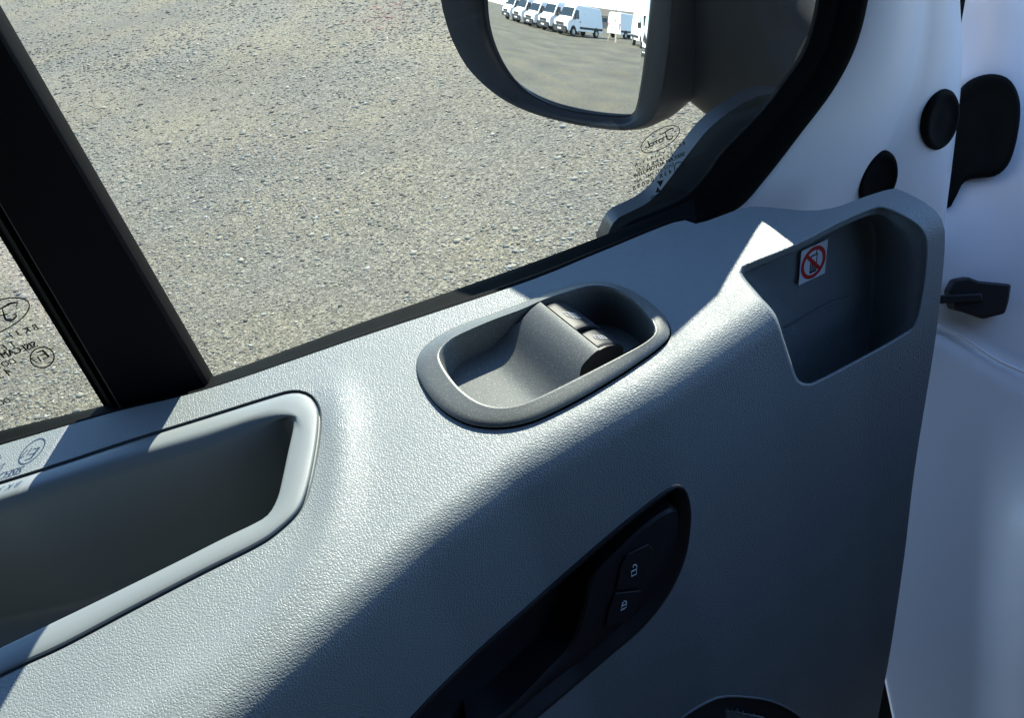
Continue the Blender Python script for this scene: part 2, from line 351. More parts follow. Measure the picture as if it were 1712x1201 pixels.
POC_B = [(1246, 457), (1264, 445), (1300, 430), (1343, 411), (1392, 387), (1428, 369), (1446, 366), (1458, 372), (1463, 384), (1464, 410), (1460, 470), (1453, 545), (1446, 600), (1410, 650), (1375, 680), (1350, 690), (1336, 676), (1324, 622), (1312, 575), (1298, 533), (1272, 497)]
def pz(L): return [(640+x/2.853, 780+y/2.853) for x, y in L]
PULL_O = pz([(-120, 1480), (130, 1200), (300, 1022), (500, 832), (700, 655), (900, 478), (1100, 305), (1250, 185), (1340, 118), (1400, 87), (1440, 103), (1464, 160), (1471, 250), (1452, 400), (1402, 540), (1330, 660), (1230, 778), (1100, 890), (900, 1062), (730, 1205), (450, 1440), (150, 1640), (-80, 1660)])
PULL_I = inset(catmull(PULL_O, 140), 16)
SPK_O = [(1125, 1215), (1160, 1185), (1195, 1167), (1215, 1163), (1245, 1164), (1285, 1170), (1318, 1184), (1345, 1205), (1390, 1270), (1400, 1400), (1250, 1500), (1080, 1440), (1060, 1320)]

def cut_sheet(name, outline, holes, matl, parent):
    P, E = [], []
    def addloop(L):
        b = len(P); P.extend(tuple(p) for p in L); n = len(L); E.extend((b+i, b+(i+1) % n) for i in range(n))
    addloop(outline)
    for h in holes: addloop(h)
    xs = np.arange(-0.60, 0.52, 0.0085); pts = []
    for x in xs:
        s, y, z, l0, la, lw = profile(x)
        for q in np.concatenate((np.linspace(0.0, l0, 34, endpoint=False), l0+np.linspace(0, la, 16, endpoint=False), l0+la+np.linspace(0, lw, 46))): pts.append((x, q))
    pts = np.array(pts); keep = in_poly(pts, outline)
    for h in holes: keep &= ~in_poly(pts, h)
    # keep clear of the borders so that no slivers arise
    B = np.array(P)
    kk = np.where(keep)[0]
    for i in kk:
        if np.min((B[:, 0]-pts[i, 0])**2+(B[:, 1]-pts[i, 1])**2) < 0.0035**2: keep[i] = False
    P.extend(tuple(p) for p in pts[keep])
    v, e, f, *_ = delaunay_2d_cdt([Vector(p) for p in P], E, [], 0, 1e-6)
    v2 = np.array([tuple(q) for q in v]); cen = np.array([v2[list(t)].mean(0) for t in f])
    ok = in_poly(cen, outline)
    for h in holes: ok &= ~in_poly(cen, h)
    F = [t for t, k in zip(f, ok) if k]
    V = [surf(p[0], p[1]) for p in v2]
    o = obj(name, V, F, matl, parent); fix_normals(o)
    return o

DOOR = empty('van_door_assembly', (0, 0.6, 0.5), 'grey grained inner side of a white van door with window, tray and switches', 'door')
card_top = catmull(CARD_TOP, 150, False)
tray_o = catmull(TRAY_O, 200); tray_i = catmull(TRAY_I, 200)
bez_o = catmull(BEZ_O, 128); bez_i = catmull(BEZ_I, 128)
poc_o = catmull(POC_O, 120); poc_b = catmull(POC_B, 120)
pull_o = catmull(PULL_O, 140)
spk_o = catmull(SPK_O, 60)
top_dom = dom(hits(card_top))
outline = np.concatenate((top_dom, [(0.375, 0.93), (0.30, 0.96), (-0.58, 0.96)], [(-0.58, to_s(surf(-0.58, 0.06)))]))
top_dom[0][0] = max(top_dom[0][0], -0.579)
H_tray, H_bez, H_poc, H_pull = dom(hits(tray_o)), dom(hits(inset(bez_o+np.array((1.3, 2.4)), -0.6))), dom(hits(inset(poc_o, -5))), dom(hits(pull_o))
H_spk = dom(hits(spk_o))
H_tray[:, 0] = np.maximum(H_tray[:, 0], -0.57)
gap = bez_o+np.array((1.3, 2.4))
gap_liner = [hits(inset(gap, d), (0, 0, dz)) for d, dz in ((-0.6, 0.0), (-0.4, -0.0012), (0, -0.006), (8, -0.007))]
V, F = loft(gap_liner, True); fix_normals(obj('bezel_gap_liner', V, F, M['rubber'], DOOR))  # black liner standing in for the shade in the gap under the bezel
cut_sheet('door_card', outline, [H_tray, H_bez, H_poc, H_pull, H_spk], M['card'], DOOR)
# turned edge of the card
e0 = np.array([surf(*p) for p in top_dom]); n_e = len(e0)
tt = np.gradient(e0, axis=0)
out = np.stack([np.cross((0, -0.55, 0.83), t)/np.linalg.norm(t) for t in tt])*-1
e1 = e0+out*0.003+np.array((0, 0.002, -0.004)); e2 = e1+np.array((0, 0.028, -0.022))
V, F = loft([e0, e1, e2], False); fix_normals(obj('card_edge', V, F, M['card'], DOOR))

# ---- tray
def build_tray():
    lo = []
    for d, dz in ((0, 0), (1.2, -0.0012), (2.4, -0.0045), (5.0, -0.0045), (6.2, -0.0012), (8.0, 0.0006), (12, 0.0014)):
        lo.append(hits(inset(tray_o, d), (0, 0, dz)))
    t0 = hits(tray_i); tg = np.roll(t0, -1, 0)-np.roll(t0, 1, 0); ny = -tg[:, 0]/(np.hypot(tg[:, 0], tg[:, 1])+1e-9)
    if ny[np.argmax(t0[:, 1])] < 0: ny = -ny
    wf = smooth(0.35, 0.95, ny)
    ti = np.array([hit(q, (0, 0, -0.008*k)) for q, k in zip(tray_i, wf)])
    a = lo[-1]
    for t, dz in ((0.2, 0.0008), (0.4, 0.0012), (0.55, 0.0012), (0.7, 0.0010), (0.82, 0.0008), (0.9, 0.0006), (0.96, 0.0)):
        z = a*(1-t)+ti*t+np.array((0, 0, dz)); z[:, 2] += wf*0.008*(t-smooth(0.55, 1.08, t)**1.3); lo.append(z)
    ti = ti+np.array((0, 0, -0.0015)); lo.append(ti)
    cen = ti.mean(0); z0 = ti[:, 2].mean()
    for k, (sc, dz) in enumerate(((0.9990, -0.0018), (0.994, -0.008), (0.985, -0.03), (0.975, -0.08), (0.96, -0.122), (0.90, -0.132), (0.5, -0.133), (0.1, -0.133))):
        b = cen+(ti-cen)*np.array((sc, sc, 0)); b[:, 2] = ti[:, 2]+dz; b[:, 1] += dz*0.5*smooth(0.2, -0.7, ny)*(sc > 0.9); lo.append(b)  # hidden near wall undercut, shaped so less sun bounces inside the tray
    V, F = loft(lo, True, False, True)
    V = [np.array((max(v[0], -0.575), v[1], v[2])) for v in V]
    fix_normals(obj('grab_tray', V, F, M['tray'], DOOR))
build_tray()

# ---- front pocket
def build_pocket():
    A = hits(poc_o); back = np.array([on_plane(q, (0, 0.548, 1.18), (0, 1, -0.25)) for q in poc_b])
    lo = [hits(inset(poc_o, d), (0, 0.8*k, -k)) for d, k in ((-5, 0), (-3.8, 0.0002), (-2.4, 0.0008), (-1.2, 0.0020), (-0.2, 0.0040))]+[A+0.10*(back-A)+np.array((0, 0, -0.0035))]
    for t in (0.3, 0.55, 0.8, 0.93): lo.append(A*(1-t)+back*t)
    lo.append(back); cen = back.mean(0)
    lo.append(cen+(back-cen)*0.94+np.array((0, 0.0015, 0))); lo.append(cen+(back-cen)*0.5+np.array((0, 0.002, 0)))
    V, F = loft(lo, True, False, True)
    fix_normals(obj('storage_pocket', V, F, M['card'], DOOR))
    # fine mould line across the back of the pocket
    ln = [on_plane(q, (0, 0.5465, 1.18), (0, 1, -0.25)) for q in ((1312, 548), (1340, 534), (1380, 512), (1405, 500), (1418, 499))]
    MB().tube(ln, 0.0006, 6).build('mould_line', M['card'], DOOR, True)
build_pocket()

# ---- switch bezel, pod and paddles
def build_switches():
    lo = []
    for d, dz in ((5, -0.010), (2.0, -0.003), (0.6, -0.0006), (0.2, 0.0012), (0.9, 0.0026), (3.0, 0.0038)):
        lo.append(hits(inset(bez_o, d), (0, 0, dz)))
    inn = hits(bez_i, (0, 0, 0.0072)); a = lo[-1]
    for t, b in ((0.3, 0.0006), (0.6, 0.0008), (0.90, 0.0005)): lo.append(a*(1-t)+inn*t+np.array((0, 0, b)))
    lo.append(inn+np.array((0, 0, 0.0006)))
    cen = inn.mean(0)
    for sc, dz in ((0.995, 0.0), (0.988, -0.0012), (0.980, -0.0034), (0.970, -0.008), (0.955, -0.05)):
        b = cen+(inn-cen)*np.array((sc, sc, 1)); b[:, 2] += dz; lo.append(b)
    V, F = loft(lo, True); fix_normals(obj('switch_bezel', V, F, M['pod'], DOOR))
    # frame of the pod: crest from far to near, profile along the door
    c0 = hit((904.5, 506), (0, 0, 0.008)); c1 = hit((1002, 584), (0, 0, 0.008))
    e2 = c1-c0; Lc = np.linalg.norm(e2); e2 /= Lc
    up = np.array((0, -SLOPE, 1)); up -= e2*np.dot(up, e2); up /= np.linalg.norm(up)
    e1 = np.cross(e2, up)
    if e1[0] < 0: e1 = -e1
    pr = [(-0.125, -0.0275), (-0.085, -0.0275), (-0.061, -0.0271), (-0.051, -0.0252), (-0.042, -0.0212), (-0.034, -0.0155), (-0.026, -0.0094), (-0.018, -0.0045), (-0.010, -0.0014), (-0.004, -0.0002), (0.0, 0.0)]
    pr = catmull(pr, 40, False)
    down = catmull([(0.0, 0.0), (0.006, -0.0012), (0.012, -0.004), (0.018, -0.0085), (0.022, -0.014), (0.024, -0.022), (0.026, -0.034), (0.036, -0.040), (0.07, -0.041)], 28, False)
    P = lambda a, h, b: c0+e1*a+up*h+e2*b
    # full-width scoop, stopping at the crest, then the lowered cradle behind the paddles
    lo = []
    b0, b1 = -0.016, Lc+0.012
    for a, h in pr: lo.append([P(a, h, b) for b in np.linspace(b0+0.015*smooth(-0.02, -0.006, h), b1-0.012*smooth(-0.016, -0.004, h), 12)])
    V, F = loft(lo, False); o = fix_normals(obj('switch_pod', V, F, M['pod'], DOOR))
    lo = []
    for a, h in [(0.0, 0.0), (0.0008, -0.0048)]+[(a-0.0005, h-0.0058) for a, h in down[2:]]:
        lo.append([P(a, h, b) for b in np.linspace(0.001, Lc-0.002, 6)])
    V, F = loft(lo, False); fix_normals(obj('switch_cradle', V, F, M['redgap'], DOOR), 40)
    # near cheek of the pod, in black
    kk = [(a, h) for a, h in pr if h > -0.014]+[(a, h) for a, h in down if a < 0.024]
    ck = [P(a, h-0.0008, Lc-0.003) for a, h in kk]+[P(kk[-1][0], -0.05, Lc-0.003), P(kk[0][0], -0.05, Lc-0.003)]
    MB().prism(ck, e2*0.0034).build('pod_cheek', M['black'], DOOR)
    # far cavity floor
    lo = []
    fl = hits(inset(bez_i, 3), (0, 0, -0.034)); cc = fl.mean(0)
    lo = [fl, cc+(fl-cc)*0.5]; V, F = loft(lo, True, False, True); fix_normals(obj('bezel_floor', V, F, M['pod'], DOOR))
    # the two rocker paddles
    dn = [(a, h) for a, h in down if a <= 0.0237]
    for k, (ba, bb) in enumerate(((0.0065, 0.0465), (0.0535, Lc-0.002))):
        w = bb-ba
        topl = [P(a, h, ba+w*t) for a, h in dn for t in (0,)]
        lo = []
        for t in (0, 0.04, 0.12, 0.5, 0.88, 0.96, 1):
            ed = -0.0010 if t in (0, 1) else (-0.0003 if t in (0.04, 0.96) else 0)
            sec = [P(a+0.0010, h+ed+0.0002, ba+w*t) for a, h in dn]
            lip = [P(dn[-1][0]+0.0030, dn[-1][1]-0.0018+ed, ba+w*t), P(dn[-1][0]+0.0030, dn[-1][1]-0.0045, ba+w*t)]
            under = [P(a+0.0010, h-0.0042, ba+w*t) for a, h in dn[::-1]]
            lo.append(sec+lip+under)
        V, F = loft(lo, True, True, True)
        pad = fix_normals(obj('window_switch', V, F, M['paddle'], DOOR), 40)
        tag(pad, ('far' if k == 0 else 'near')+' rocker switch with a window symbol')
        # pale edge line of the raised lip
        MB().tube([P(dn[-1][0]+0.0026, dn[-1][1]-0.0010, ba+w*t) for t in (0.05, 0.5, 0.95)], 0.0006, 6).build('lip', M['switch'], pad, True)
        # window symbol: a slanted quarter outline with a line across
        def S(u, v_):
            a = 0.0045+0.0085*v_; h = np.interp(a, [d[0] for d in down], [d[1] for d in down]); return P(a+0.0010, h+0.0009, ba+w*(0.40+0.36*u))
        mb = MB(); th = 0.00026
        for L in ([(0, .1), (.45, .05), (.8, .35), (1, 1), (.42, 1), (0, .1)], [(.3, .72), (.93, .72)], [(.2, .45), (.84, .45)]):
            mb.tube([S(*p) for p in L], th, 5)
        mb.build('window_symbol', M['icon'], pad)
build_switches()

# ---- pull handle recess with lock buttons
def build_pull():
    A = hits(pull_o); nrm = np.array((0.0, -math.sin(WALL), math.cos(WALL)))
    lo = []
    for d, k in ((0, 0.0), (1.0, 0.0016), (3.5, 0.0020), (6, 0.0006), (14, -0.004), (18, -0.006), (22, -0.012)):
        lo.append(hits(inset(pull_o, d))+nrm*k)
    V, F = loft(lo, True); fix_normals(obj('pull_bezel', V, F, M['black'], DOOR))
    # inside: plate at the front end, deep scoop behind the grip
    inn = catmull(inset(pull_o, 12), 140)
    base = hits(inn)-nrm*0.007; cen = base.mean(0)
    split = [pz([(985, 560)])[0], pz([(900, 870)])[0], pz([(760, 1020)])[0], pz([(600, 1190)])[0]]
    lo = [base]
    for sc, dp in ((0.97, 0.012), (0.9, 0.028), (0.7, 0.036), (0.3, 0.038)):
        lo.append(cen+(base-cen)*sc-nrm*(dp))
    V, F = loft(lo, True, False, True); fix_normals(obj('pull_recess', V, F, M['black'], DOOR))
    plate = catmull(pz([(995, 560), (1120, 420), (1260, 290), (1370, 215), (1412, 220), (1420, 300), (1395, 430), (1330, 570), (1230, 700), (1100, 815), (960, 935), (780, 1075), (640, 1195), (470, 1330), (420, 1310), (600, 1180), (760, 1020), (895, 870), (960, 700)]), 90)
    p0 = hits(plate)-nrm*0.004; p1 = hits(inset(plate, 4))-nrm*0.0015; p2 = hits(plate)-nrm*0.045
    V, F = loft([p2, p0, p1], True, False, True); fix_normals(obj('grip_plate', V, F, M['black'], DOOR), 40)
    # lock rocker: two buttons with padlock symbols
    q = lambda L, k=0.0: [hit(p)-nrm*k for p in pz(L)]
    for k, L in enumerate(([(1135, 470), (1165, 420), (1265, 370), (1290, 400), (1262, 520), (1235, 575), (1110, 590)], [(1108, 605), (1230, 592), (1200, 690), (1165, 735), (1060, 765), (1075, 690)])):
        bt = MB().prism(q(L, 0.0012), nrm*0.0022).build('lock_button', M['black'], DOOR); bevel(bt, 0.0008)
        tag(bt, 'door %s button with %s padlock symbol' % (('unlock', 'an open') if k == 0 else ('lock', 'a closed')))
        f = [((1182, 498), (1206, 486), (1206, 508), (1183, 520), (1182, 498)), ((1190, 478), (1192, 468), (1201, 463), (1208, 468), (1206, 486))] if k == 0 else \
            [((1136, 662), (1158, 652), (1156, 668), (1132, 684), (1136, 662)), ((1136, 662), (1140, 648), (1150, 637), (1158, 640), (1158, 652))]
        mb = MB()
        for s in f: mb.tube([hit(p)+nrm*0.0016 for p in pz(s)], 0.00045, 5)
        mb.build('padlock_symbol', M['icon'], bt)
build_pull()

# ---- loudspeaker grille at the foot of the card
def build_speaker():
    nrm = np.array((0.0, -math.sin(WALL), math.cos(WALL)))
    A = hits(spk_o); lo = [A, A+nrm*0.002]
    for d, k in ((3, 0.001), (7, -0.006)): lo.append(hits(inset(spk_o, d))+nrm*k)
    V, F = loft(lo, True); r = fix_normals(obj('speaker_rim', V, F, M['card'], DOOR))
    inn = hits(inset(spk_o, 7))-nrm*0.006; cen = inn.mean(0)
    V, F = loft([inn, cen+(inn-cen)*0.5-nrm*0.001], True, False, True); sp = fix_normals(obj('speaker_grille', V, F, M['interior'], DOOR))
    mb = MB(); ax = np.array((1, 0, 0)); ay = np.cross(nrm, ax); D = np.stack(((inn-cen)@ax, (inn-cen)@ay), 1)
    for i in range(-40, 41):
        for dr in (0, 1):
            o_ = i*0.0042
            pts = np.array([(t, o_+t*(0.9 if dr else -0.9)) for t in np.linspace(-0.16, 0.16, 60)])
            ins = pts[in_poly(pts, D*0.9)]
            if len(ins) > 2:
                a, b = ins[0], ins[-1]; mb.tube([cen+ax*a[0]+ay*a[1]+nrm*0.001, cen+ax*b[0]+ay*b[1]+nrm*0.001], 0.0008, 4)
    o = mb.build('grille_wire', M['card'], sp); o['kind'] = 'stuff'
build_speaker()

# ---- seals, divider, panes, painted frame
def sill_seal():
    inner = catmull([(-330, 842), (0, 745), (190, 690), (350, 650), (600, 565), (870, 475), (1000, 423), (1130, 371), (1165, 374)], 120, False)
    outer = catmull([(-330, 806), (0, 721), (190, 675), (350, 632), (600, 541), (870, 446), (1000, 397), (1120, 350), (1160, 330)], 120, False)
    A = hits(inner, (0, 0, -0.004)); B = np.array([on_glass(q, -0.004) for q in outer])
    lo = []
    for t, dz in ((-0.05, -0.006), (0.02, -0.001), (0.12, 0.0012), (0.3, -0.001), (0.42, -0.0045), (0.5, -0.0035), (0.75, -0.001), (0.92, 0.0012), (1.0, 0.0), (1.03, -0.01)):
        lo.append(A*(1-t)+B*t+np.array((0, 0, dz)))
    V, F = loft(lo, False); fix_normals(obj('window_seal', V, F, M['rubber'], DOOR))
sill_seal()
IN_E = [(1018, 398), (1053, 372), (1085, 358), (1127, 340), (1155, 323), (1185, 290), (1212, 253), (1275, 187), (1316, 133), (1350, 80), (1371, 0), (1376, -80), (1360, -200), (1290, -420), (1180, -700)]
OUT_E = [(1030, 412), (1080, 396), (1130, 376), (1165, 376), (1205, 364), (1243, 345), (1285, 297), (1338, 228), (1395, 152), (1433, 79), (1454, 0), (1462, -80), (1450, -200), (1385, -420), (1270, -700)]
def front_frame():
    a = catmull(IN_E, 140, False); b = catmull(OUT_E, 140, False)
    A = np.array([on_glass(q, -0.001) for q in a]); B = np.array([on_glass(q, -0.012) for q in b])
    lo = []
    for t, k in ((0.0, -0.006), (0.01, 0.0), (0.06, 0.0006), (0.2, 0.0020), (0.34, 0.0015), (0.40, -0.0015), (0.45, 0.001), (0.55, 0.0055), (0.7, 0.0085), (0.86, 0.006), (0.97, 0.000), (1.0, -0.010)):
        lo.append(A*(1-t)+B*t+np.array((0, -k, 0.0)))
    V, F = loft(lo, False); fix_normals(obj('frame_seal', V, F, M['rubber'], DOOR))
    # white painted frame, from the seal to the shut face at the hinge edge
    e = catmull([(1030, 420), (1100, 395), (1165, 380), (1210, 372), (1240, 352), (1283, 303), (1336, 231), (1393, 154), (1431, 80), (1452, 0), (1460, -80), (1448, -200), (1383, -420), (1268, -700)], 70, False)
    md = catmull([(1200, 560), (1260, 520), (1320, 480), (1380, 430), (1430, 340), (1468, 280), (1500, 215), (1530, 140), (1545, 60), (1550, 0), (1552, -80), (1545, -200), (1490, -420), (1370, -700)], 70, False)
    rt = catmull([(1500, 720), (1540, 600), (1560, 500), (1574, 420), (1583, 345), (1590, 290), (1599, 215), (1606, 150), (1609, 80), (1605, 0), (1602, -80), (1590, -200), (1540, -420), (1420, -700)], 70, False)
    A = np.array([on_glass((q[0]-14, q[1]-5), -0.004) for q in e]); Mi = np.array([on_glass(q, 0.014) for q in md]); R = np.array([on_glass(q, 0.046) for q in rt])
    lo = [A+np.array((0, 0.02, 0)), A]
    for t in np.linspace(0.08, 0.92, 9): lo.append(A*(1-t)+Mi*t+np.array((0, -0.010*math.sin(math.pi*t**0.8), 0)))
    for t in np.linspace(0, 1, 9)[0:]: lo.append((Mi*(1-t)+R*t)+np.array((0, -0.006*math.sin(math.pi*t), 0)))
    lo.append(R+np.array((0.004, 0.006, 0))); lo.append(R+np.array((-0.01, 0.05, 0)))
    V, F = loft(lo, False); fix_normals(obj('painted_frame', V, F, M['white'], DOOR))
    tree = BVHTree.FromPolygons([Vector(v) for v in V], F)
    # rest of the window frame above and behind
    top = [on_glass((1225, -560), -0.01), np.array((0.30, 0.555, 1.86)), np.array((0.20, 0.548, 1.90)), np.array((-0.55, 0.540, 1.90)), np.array((-0.62, 0.525, 1.80)), np.array((-0.62, 0.53, 1.15))]
    MB().tube(catmull([tuple(p) for p in top], 30, False), 0.03, 10).build('upper_frame', M['rubber'], DOOR, True)
    # rubber plugs
    for cx, cy, rx, ry, tilt in ((1571, 199, 27, 52, 14), (1466, 297, 30, 49, 20)):
        P0, N0, *_ = tree.ray_cast(Vector(CAM_POS), Vector(ray(cx, cy))); N0 = np.array(N0); P0 = np.array(P0)
        N0 = N0 if N0 @ ray(cx, cy) < 0 else -N0; lo = []
        for sc, k in ((1.0, -0.012), (1.0, 0.002), (0.93, 0.0045), (0.8, 0.005), (0.74, 0.0035), (0.3, 0.004)):
            lo.append([on_plane(q, P0, N0)+N0*k for q in ellipse(cx, cy, rx*sc, ry*sc, -tilt)])
        V, F = loft(lo, True, False, True); fix_normals(obj('rubber_plug', V, F, M['rubber'], DOOR))
front_frame()

def divider():
    r = [(351, 645), (0, 46)]; l = [(205, 700), (0, 352)]; g = [(186, 702), (0, 398)]
    def ends(L, off):
        a, b = on_glass(L[0], off), on_glass(L[1], off); d = b-a; return a-d*0.12, a+d*(1.9-a[2])/(d[2]) if abs(d[2]) > 1e-6 else b
    R0, R1 = ends(r, -0.022); L0, L1 = ends(l, -0.022); G0, G1 = ends(g, -0.006)
    up = np.array((0, 0.022, 0)); lo = []
    for a, b, g_ in ((R0, L0, G0), (R1, L1, G1)):
        lo.append([a+up, a+(b-a)*0.01+up*0.15, a+(b-a)*0.05-up*0.05, a+(b-a)*0.5-up*0.16, a+(b-a)*0.95-up*0.05, b+(a-b)*0.01+up*0.15, b+up*0.6, b+up*1.0, a+(b-a)*0.02+up*0.9])
    V, F = loft(lo, True, True, True); fix_normals(obj('divider_bar', V, F, M['bar'], DOOR), 40)
    lo = []
    for b, g_ in ((L0, G0), (L1, G1)):
        w_ = g_-b; lo.append([b+up*0.7, b+w_*0.35+up*0.1, b+w_*0.8+up*0.2, g_+up*0.05, g_+up*0.4, b+up*1.2])
    V, F = loft(lo, True, True, True); fix_normals(obj('glass_run_channel', V, F, M['rubber'], DOOR), 40)
divider()

def pane(name, label, poly):
    c = np.array(poly, float); V = [p for p in c]+[p+np.array((0, 0.0035, 0.0004)) for p in c]; n = len(c)
    o = obj(name, V, [tuple(range(n))], M['glass'], DOOR, False); tag(o, label); return o
gz = lambda x, z: np.array((x, GLASS_Y-(z-1.22)*TUMBLE, z))
front_edge = [on_glass((x+18, y+6)) for x, y in IN_E]
pf = pane('window_glass', 'front window pane with maker marking in its lower corner', [gz(-0.215, 1.10), gz(0.15, 1.10)]+[p for p in front_edge if p[2] < 1.86]+[gz(0.22, 1.88), gz(-0.215, 1.88)])
pr_ = pane('window_glass', 'rear window pane with maker marking beside the divider', [gz(-0.60, 1.10), gz(-0.31, 1.10), gz(-0.30, 1.88), gz(-0.60, 1.88)])

# ---- print on the panes (reads from outside)
def text_mesh(body):
    cu = bpy.data.curves.new('t', 'FONT'); cu.body = body; cu.resolution_u = 2
    o = bpy.data.objects.new('t', cu); COL.objects.link(o); dg = bpy.context.evaluated_depsgraph_get(); dg.update()
    me = bpy.data.meshes.new_from_object(o.evaluated_get(dg)); V = np.array([v.co[:] for v in me.vertices]); F = [tuple(p.vertices) for p in me.polygons]
    bpy.data.objects.remove(o); bpy.data.curves.remove(cu); bpy.data.meshes.remove(me); return V, F
PRINT_OFF = -0.0015
def print_text(mb, body, q0, q1, hpx, bold=0.0, spacing=''):
    V, F = text_mesh(body); a, b = on_glass(q0, PRINT_OFF), on_glass(q1, PRINT_OFF); ex = b-a; L = np.linalg.norm(ex); ex /= L
    nrm = np.array((0, 1, TUMBLE)); nrm /= np.linalg.norm(nrm); ey = np.cross(nrm, ex)
    if ey[2] < 0: ey = -ey
    w0, w1 = V[:, 0].min(), V[:, 0].max(); sx = L/(w1-w0); m_ = (q0[0]+q1[0])/2, (q0[1]+q1[1])/2
    hh = np.linalg.norm(on_glass((m_[0], m_[1]-hpx), PRINT_OFF)-on_glass(m_, PRINT_OFF)); sy = hh/0.70
    for dx in ((-0.03, 0.03) if not bold else (-bold, 0, bold)):
        mb.add([a+ex*((v[0]-w0)*sx+dx*hh)+ey*v[1]*sy+nrm*(-0.00005*(1+dx)) for v in V], F)
def stroke(mb, pts, wpx, closed=False):
    P = catmull(pts, max(10, len(pts)*7), closed) if len(pts) > 2 else np.array(pts, float)
    n = len(P); t = np.gradient(P, axis=0) if not closed else np.roll(P, -1, 0)-np.roll(P, 1, 0)
    t /= np.linalg.norm(t, axis=1)[:, None]+1e-9; nn = np.stack((-t[:, 1], t[:, 0]), 1)
    wv = wpx if np.ndim(wpx) == 0 else np.interp(np.linspace(0, 1, n), np.linspace(0, 1, len(wpx)), wpx)[:, None]
    A = [on_glass(q, PRINT_OFF) for q in P+nn*wv/2]; B = [on_glass(q, PRINT_OFF) for q in P-nn*wv/2]
    V, F = loft([A, B], closed); mb.add(V, F)
def marking(parent, T, k, rows):
    """T maps unit marking space (u along the reading direction, v down) to photo points"""
    mb = MB()
    for body, u0, u1, v0, h, bold in rows: print_text(mb, body, T(u0, v0), T(u1, v0), h*k, bold)
    stroke(mb, [T(0.505+0.385*math.cos(a), -0.20+0.25*math.sin(a)) for a in np.linspace(0, math.tau, 28, endpoint=False)], 1.5*k, True)
    # script word in the oval
    S = lambda L: [T(0.505+0.385*x, -0.20+0.25*y) for x, y in L]
    stroke(mb, S([(-.62, -.25), (-.66, -.45), (-.45, -.55), (-.15, -.42), (.15, -.50)]), [1.2*k, 2.6*k, 1.6*k, 1.0*k])
    stroke(mb, S([(-.25, -.45), (-.30, -.1), (-.38, .35), (-.55, .48), (-.66, .30), (-.55, .15)]), [1.2*k, 2.8*k, 2.2*k, 1.2*k])
    stroke(mb, S([(-.42, .02), (-.22, -.02), (-.10, -.05)]), 1.5*k)
    stroke(mb, S([(-.02, -.02), (-.14, .10), (-.12, .30), (.02, .28), (.08, .08), (-.02, -.02), (.10, .02)]), 1.9*k)
    stroke(mb, S([(.14, .02), (.22, -.02), (.17, .30)]), 1.9*k); stroke(mb, S([(.21, .06), (.30, -.04), (.38, .02)]), 1.7*k)
    stroke(mb, S([(.58, .04), (.45, .0), (.36, .16), (.42, .30), (.54, .20), (.66, -.38)]), 1.9*k); stroke(mb, S([(.66, -.38), (.58, .24), (.70, .26), (.78, .12)]), 1.7*k)
    # maker's mark: two wedges
    q = lambda u, v: on_glass(T(u, v), PRINT_OFF)
    mb.add([q(.41, .83), q(.56, .78), q(.53, .84), q(.475, .96)], [(0, 1, 2, 3)]); mb.add([q(.42, 1.10), q(.57, 1.05), q(.535, .92), q(.48, 1.04)], [(0, 1, 2, 3)])
    o = mb.build('maker_marking', M['print'], parent); return o
ROWS = [('B K 3 1 - V 2 1 4 1 9 - A', 0.0, 1.0, 0.20, 6.2, 0), ('T E M P E R E D -', 0.22, 1.03, 0.345, 6.2, 0), ('SISECAM AUTOMOTIVE', 0.0, 1.02, 0.46, 6.6, 0.06),
        ('DOT-511 M451 AS2', 0.22, 1.0, 0.60, 6, 0), ('4 3 R - 0 0 0 9 8', 0.25, 1.02, 0.755, 8, 0), ('OCP N\u00b00003', 0.25, 0.66, 1.17, 6, 0), ('- 8 -', 0.42, 0.56, 1.33, 6.5, 0)]
def T_front(u, v): return (1146-84*u+5*0-2*v, 227+38*u+70*v)
def T_rear(u, v): return (67-160*u-6*v+0, 528+54*u+112*v)
f_m = marking(pf, T_front, 0.95, ROWS); r_m = marking(pr_, T_rear, 1.5, ROWS)
for par, (cx, cy), r, k in ((pf, (1137, 281), (9.5, 10.5), 0.95), (pr_, (70.5, 598), (20, 17), 1.6)):
    mb = MB(); stroke(mb, ellipse(cx, cy, r[0], r[1], 10), 1.5*k, True)
    print_text(mb, 'E', (cx+r[0]*0.68, cy+r[1]*0.15-0.2*r[1]), (cx+r[0]*0.12, cy+r[1]*0.30-0.2*r[1]+0.1*r[1]), 0.85*r[1]); print_text(mb, '17', (cx-r[0]*0.02, cy+r[1]*0.42), (cx-r[0]*0.68, cy+r[1]*0.62), 0.6*r[1])
    mb.build('approval_mark', M['print'], par)

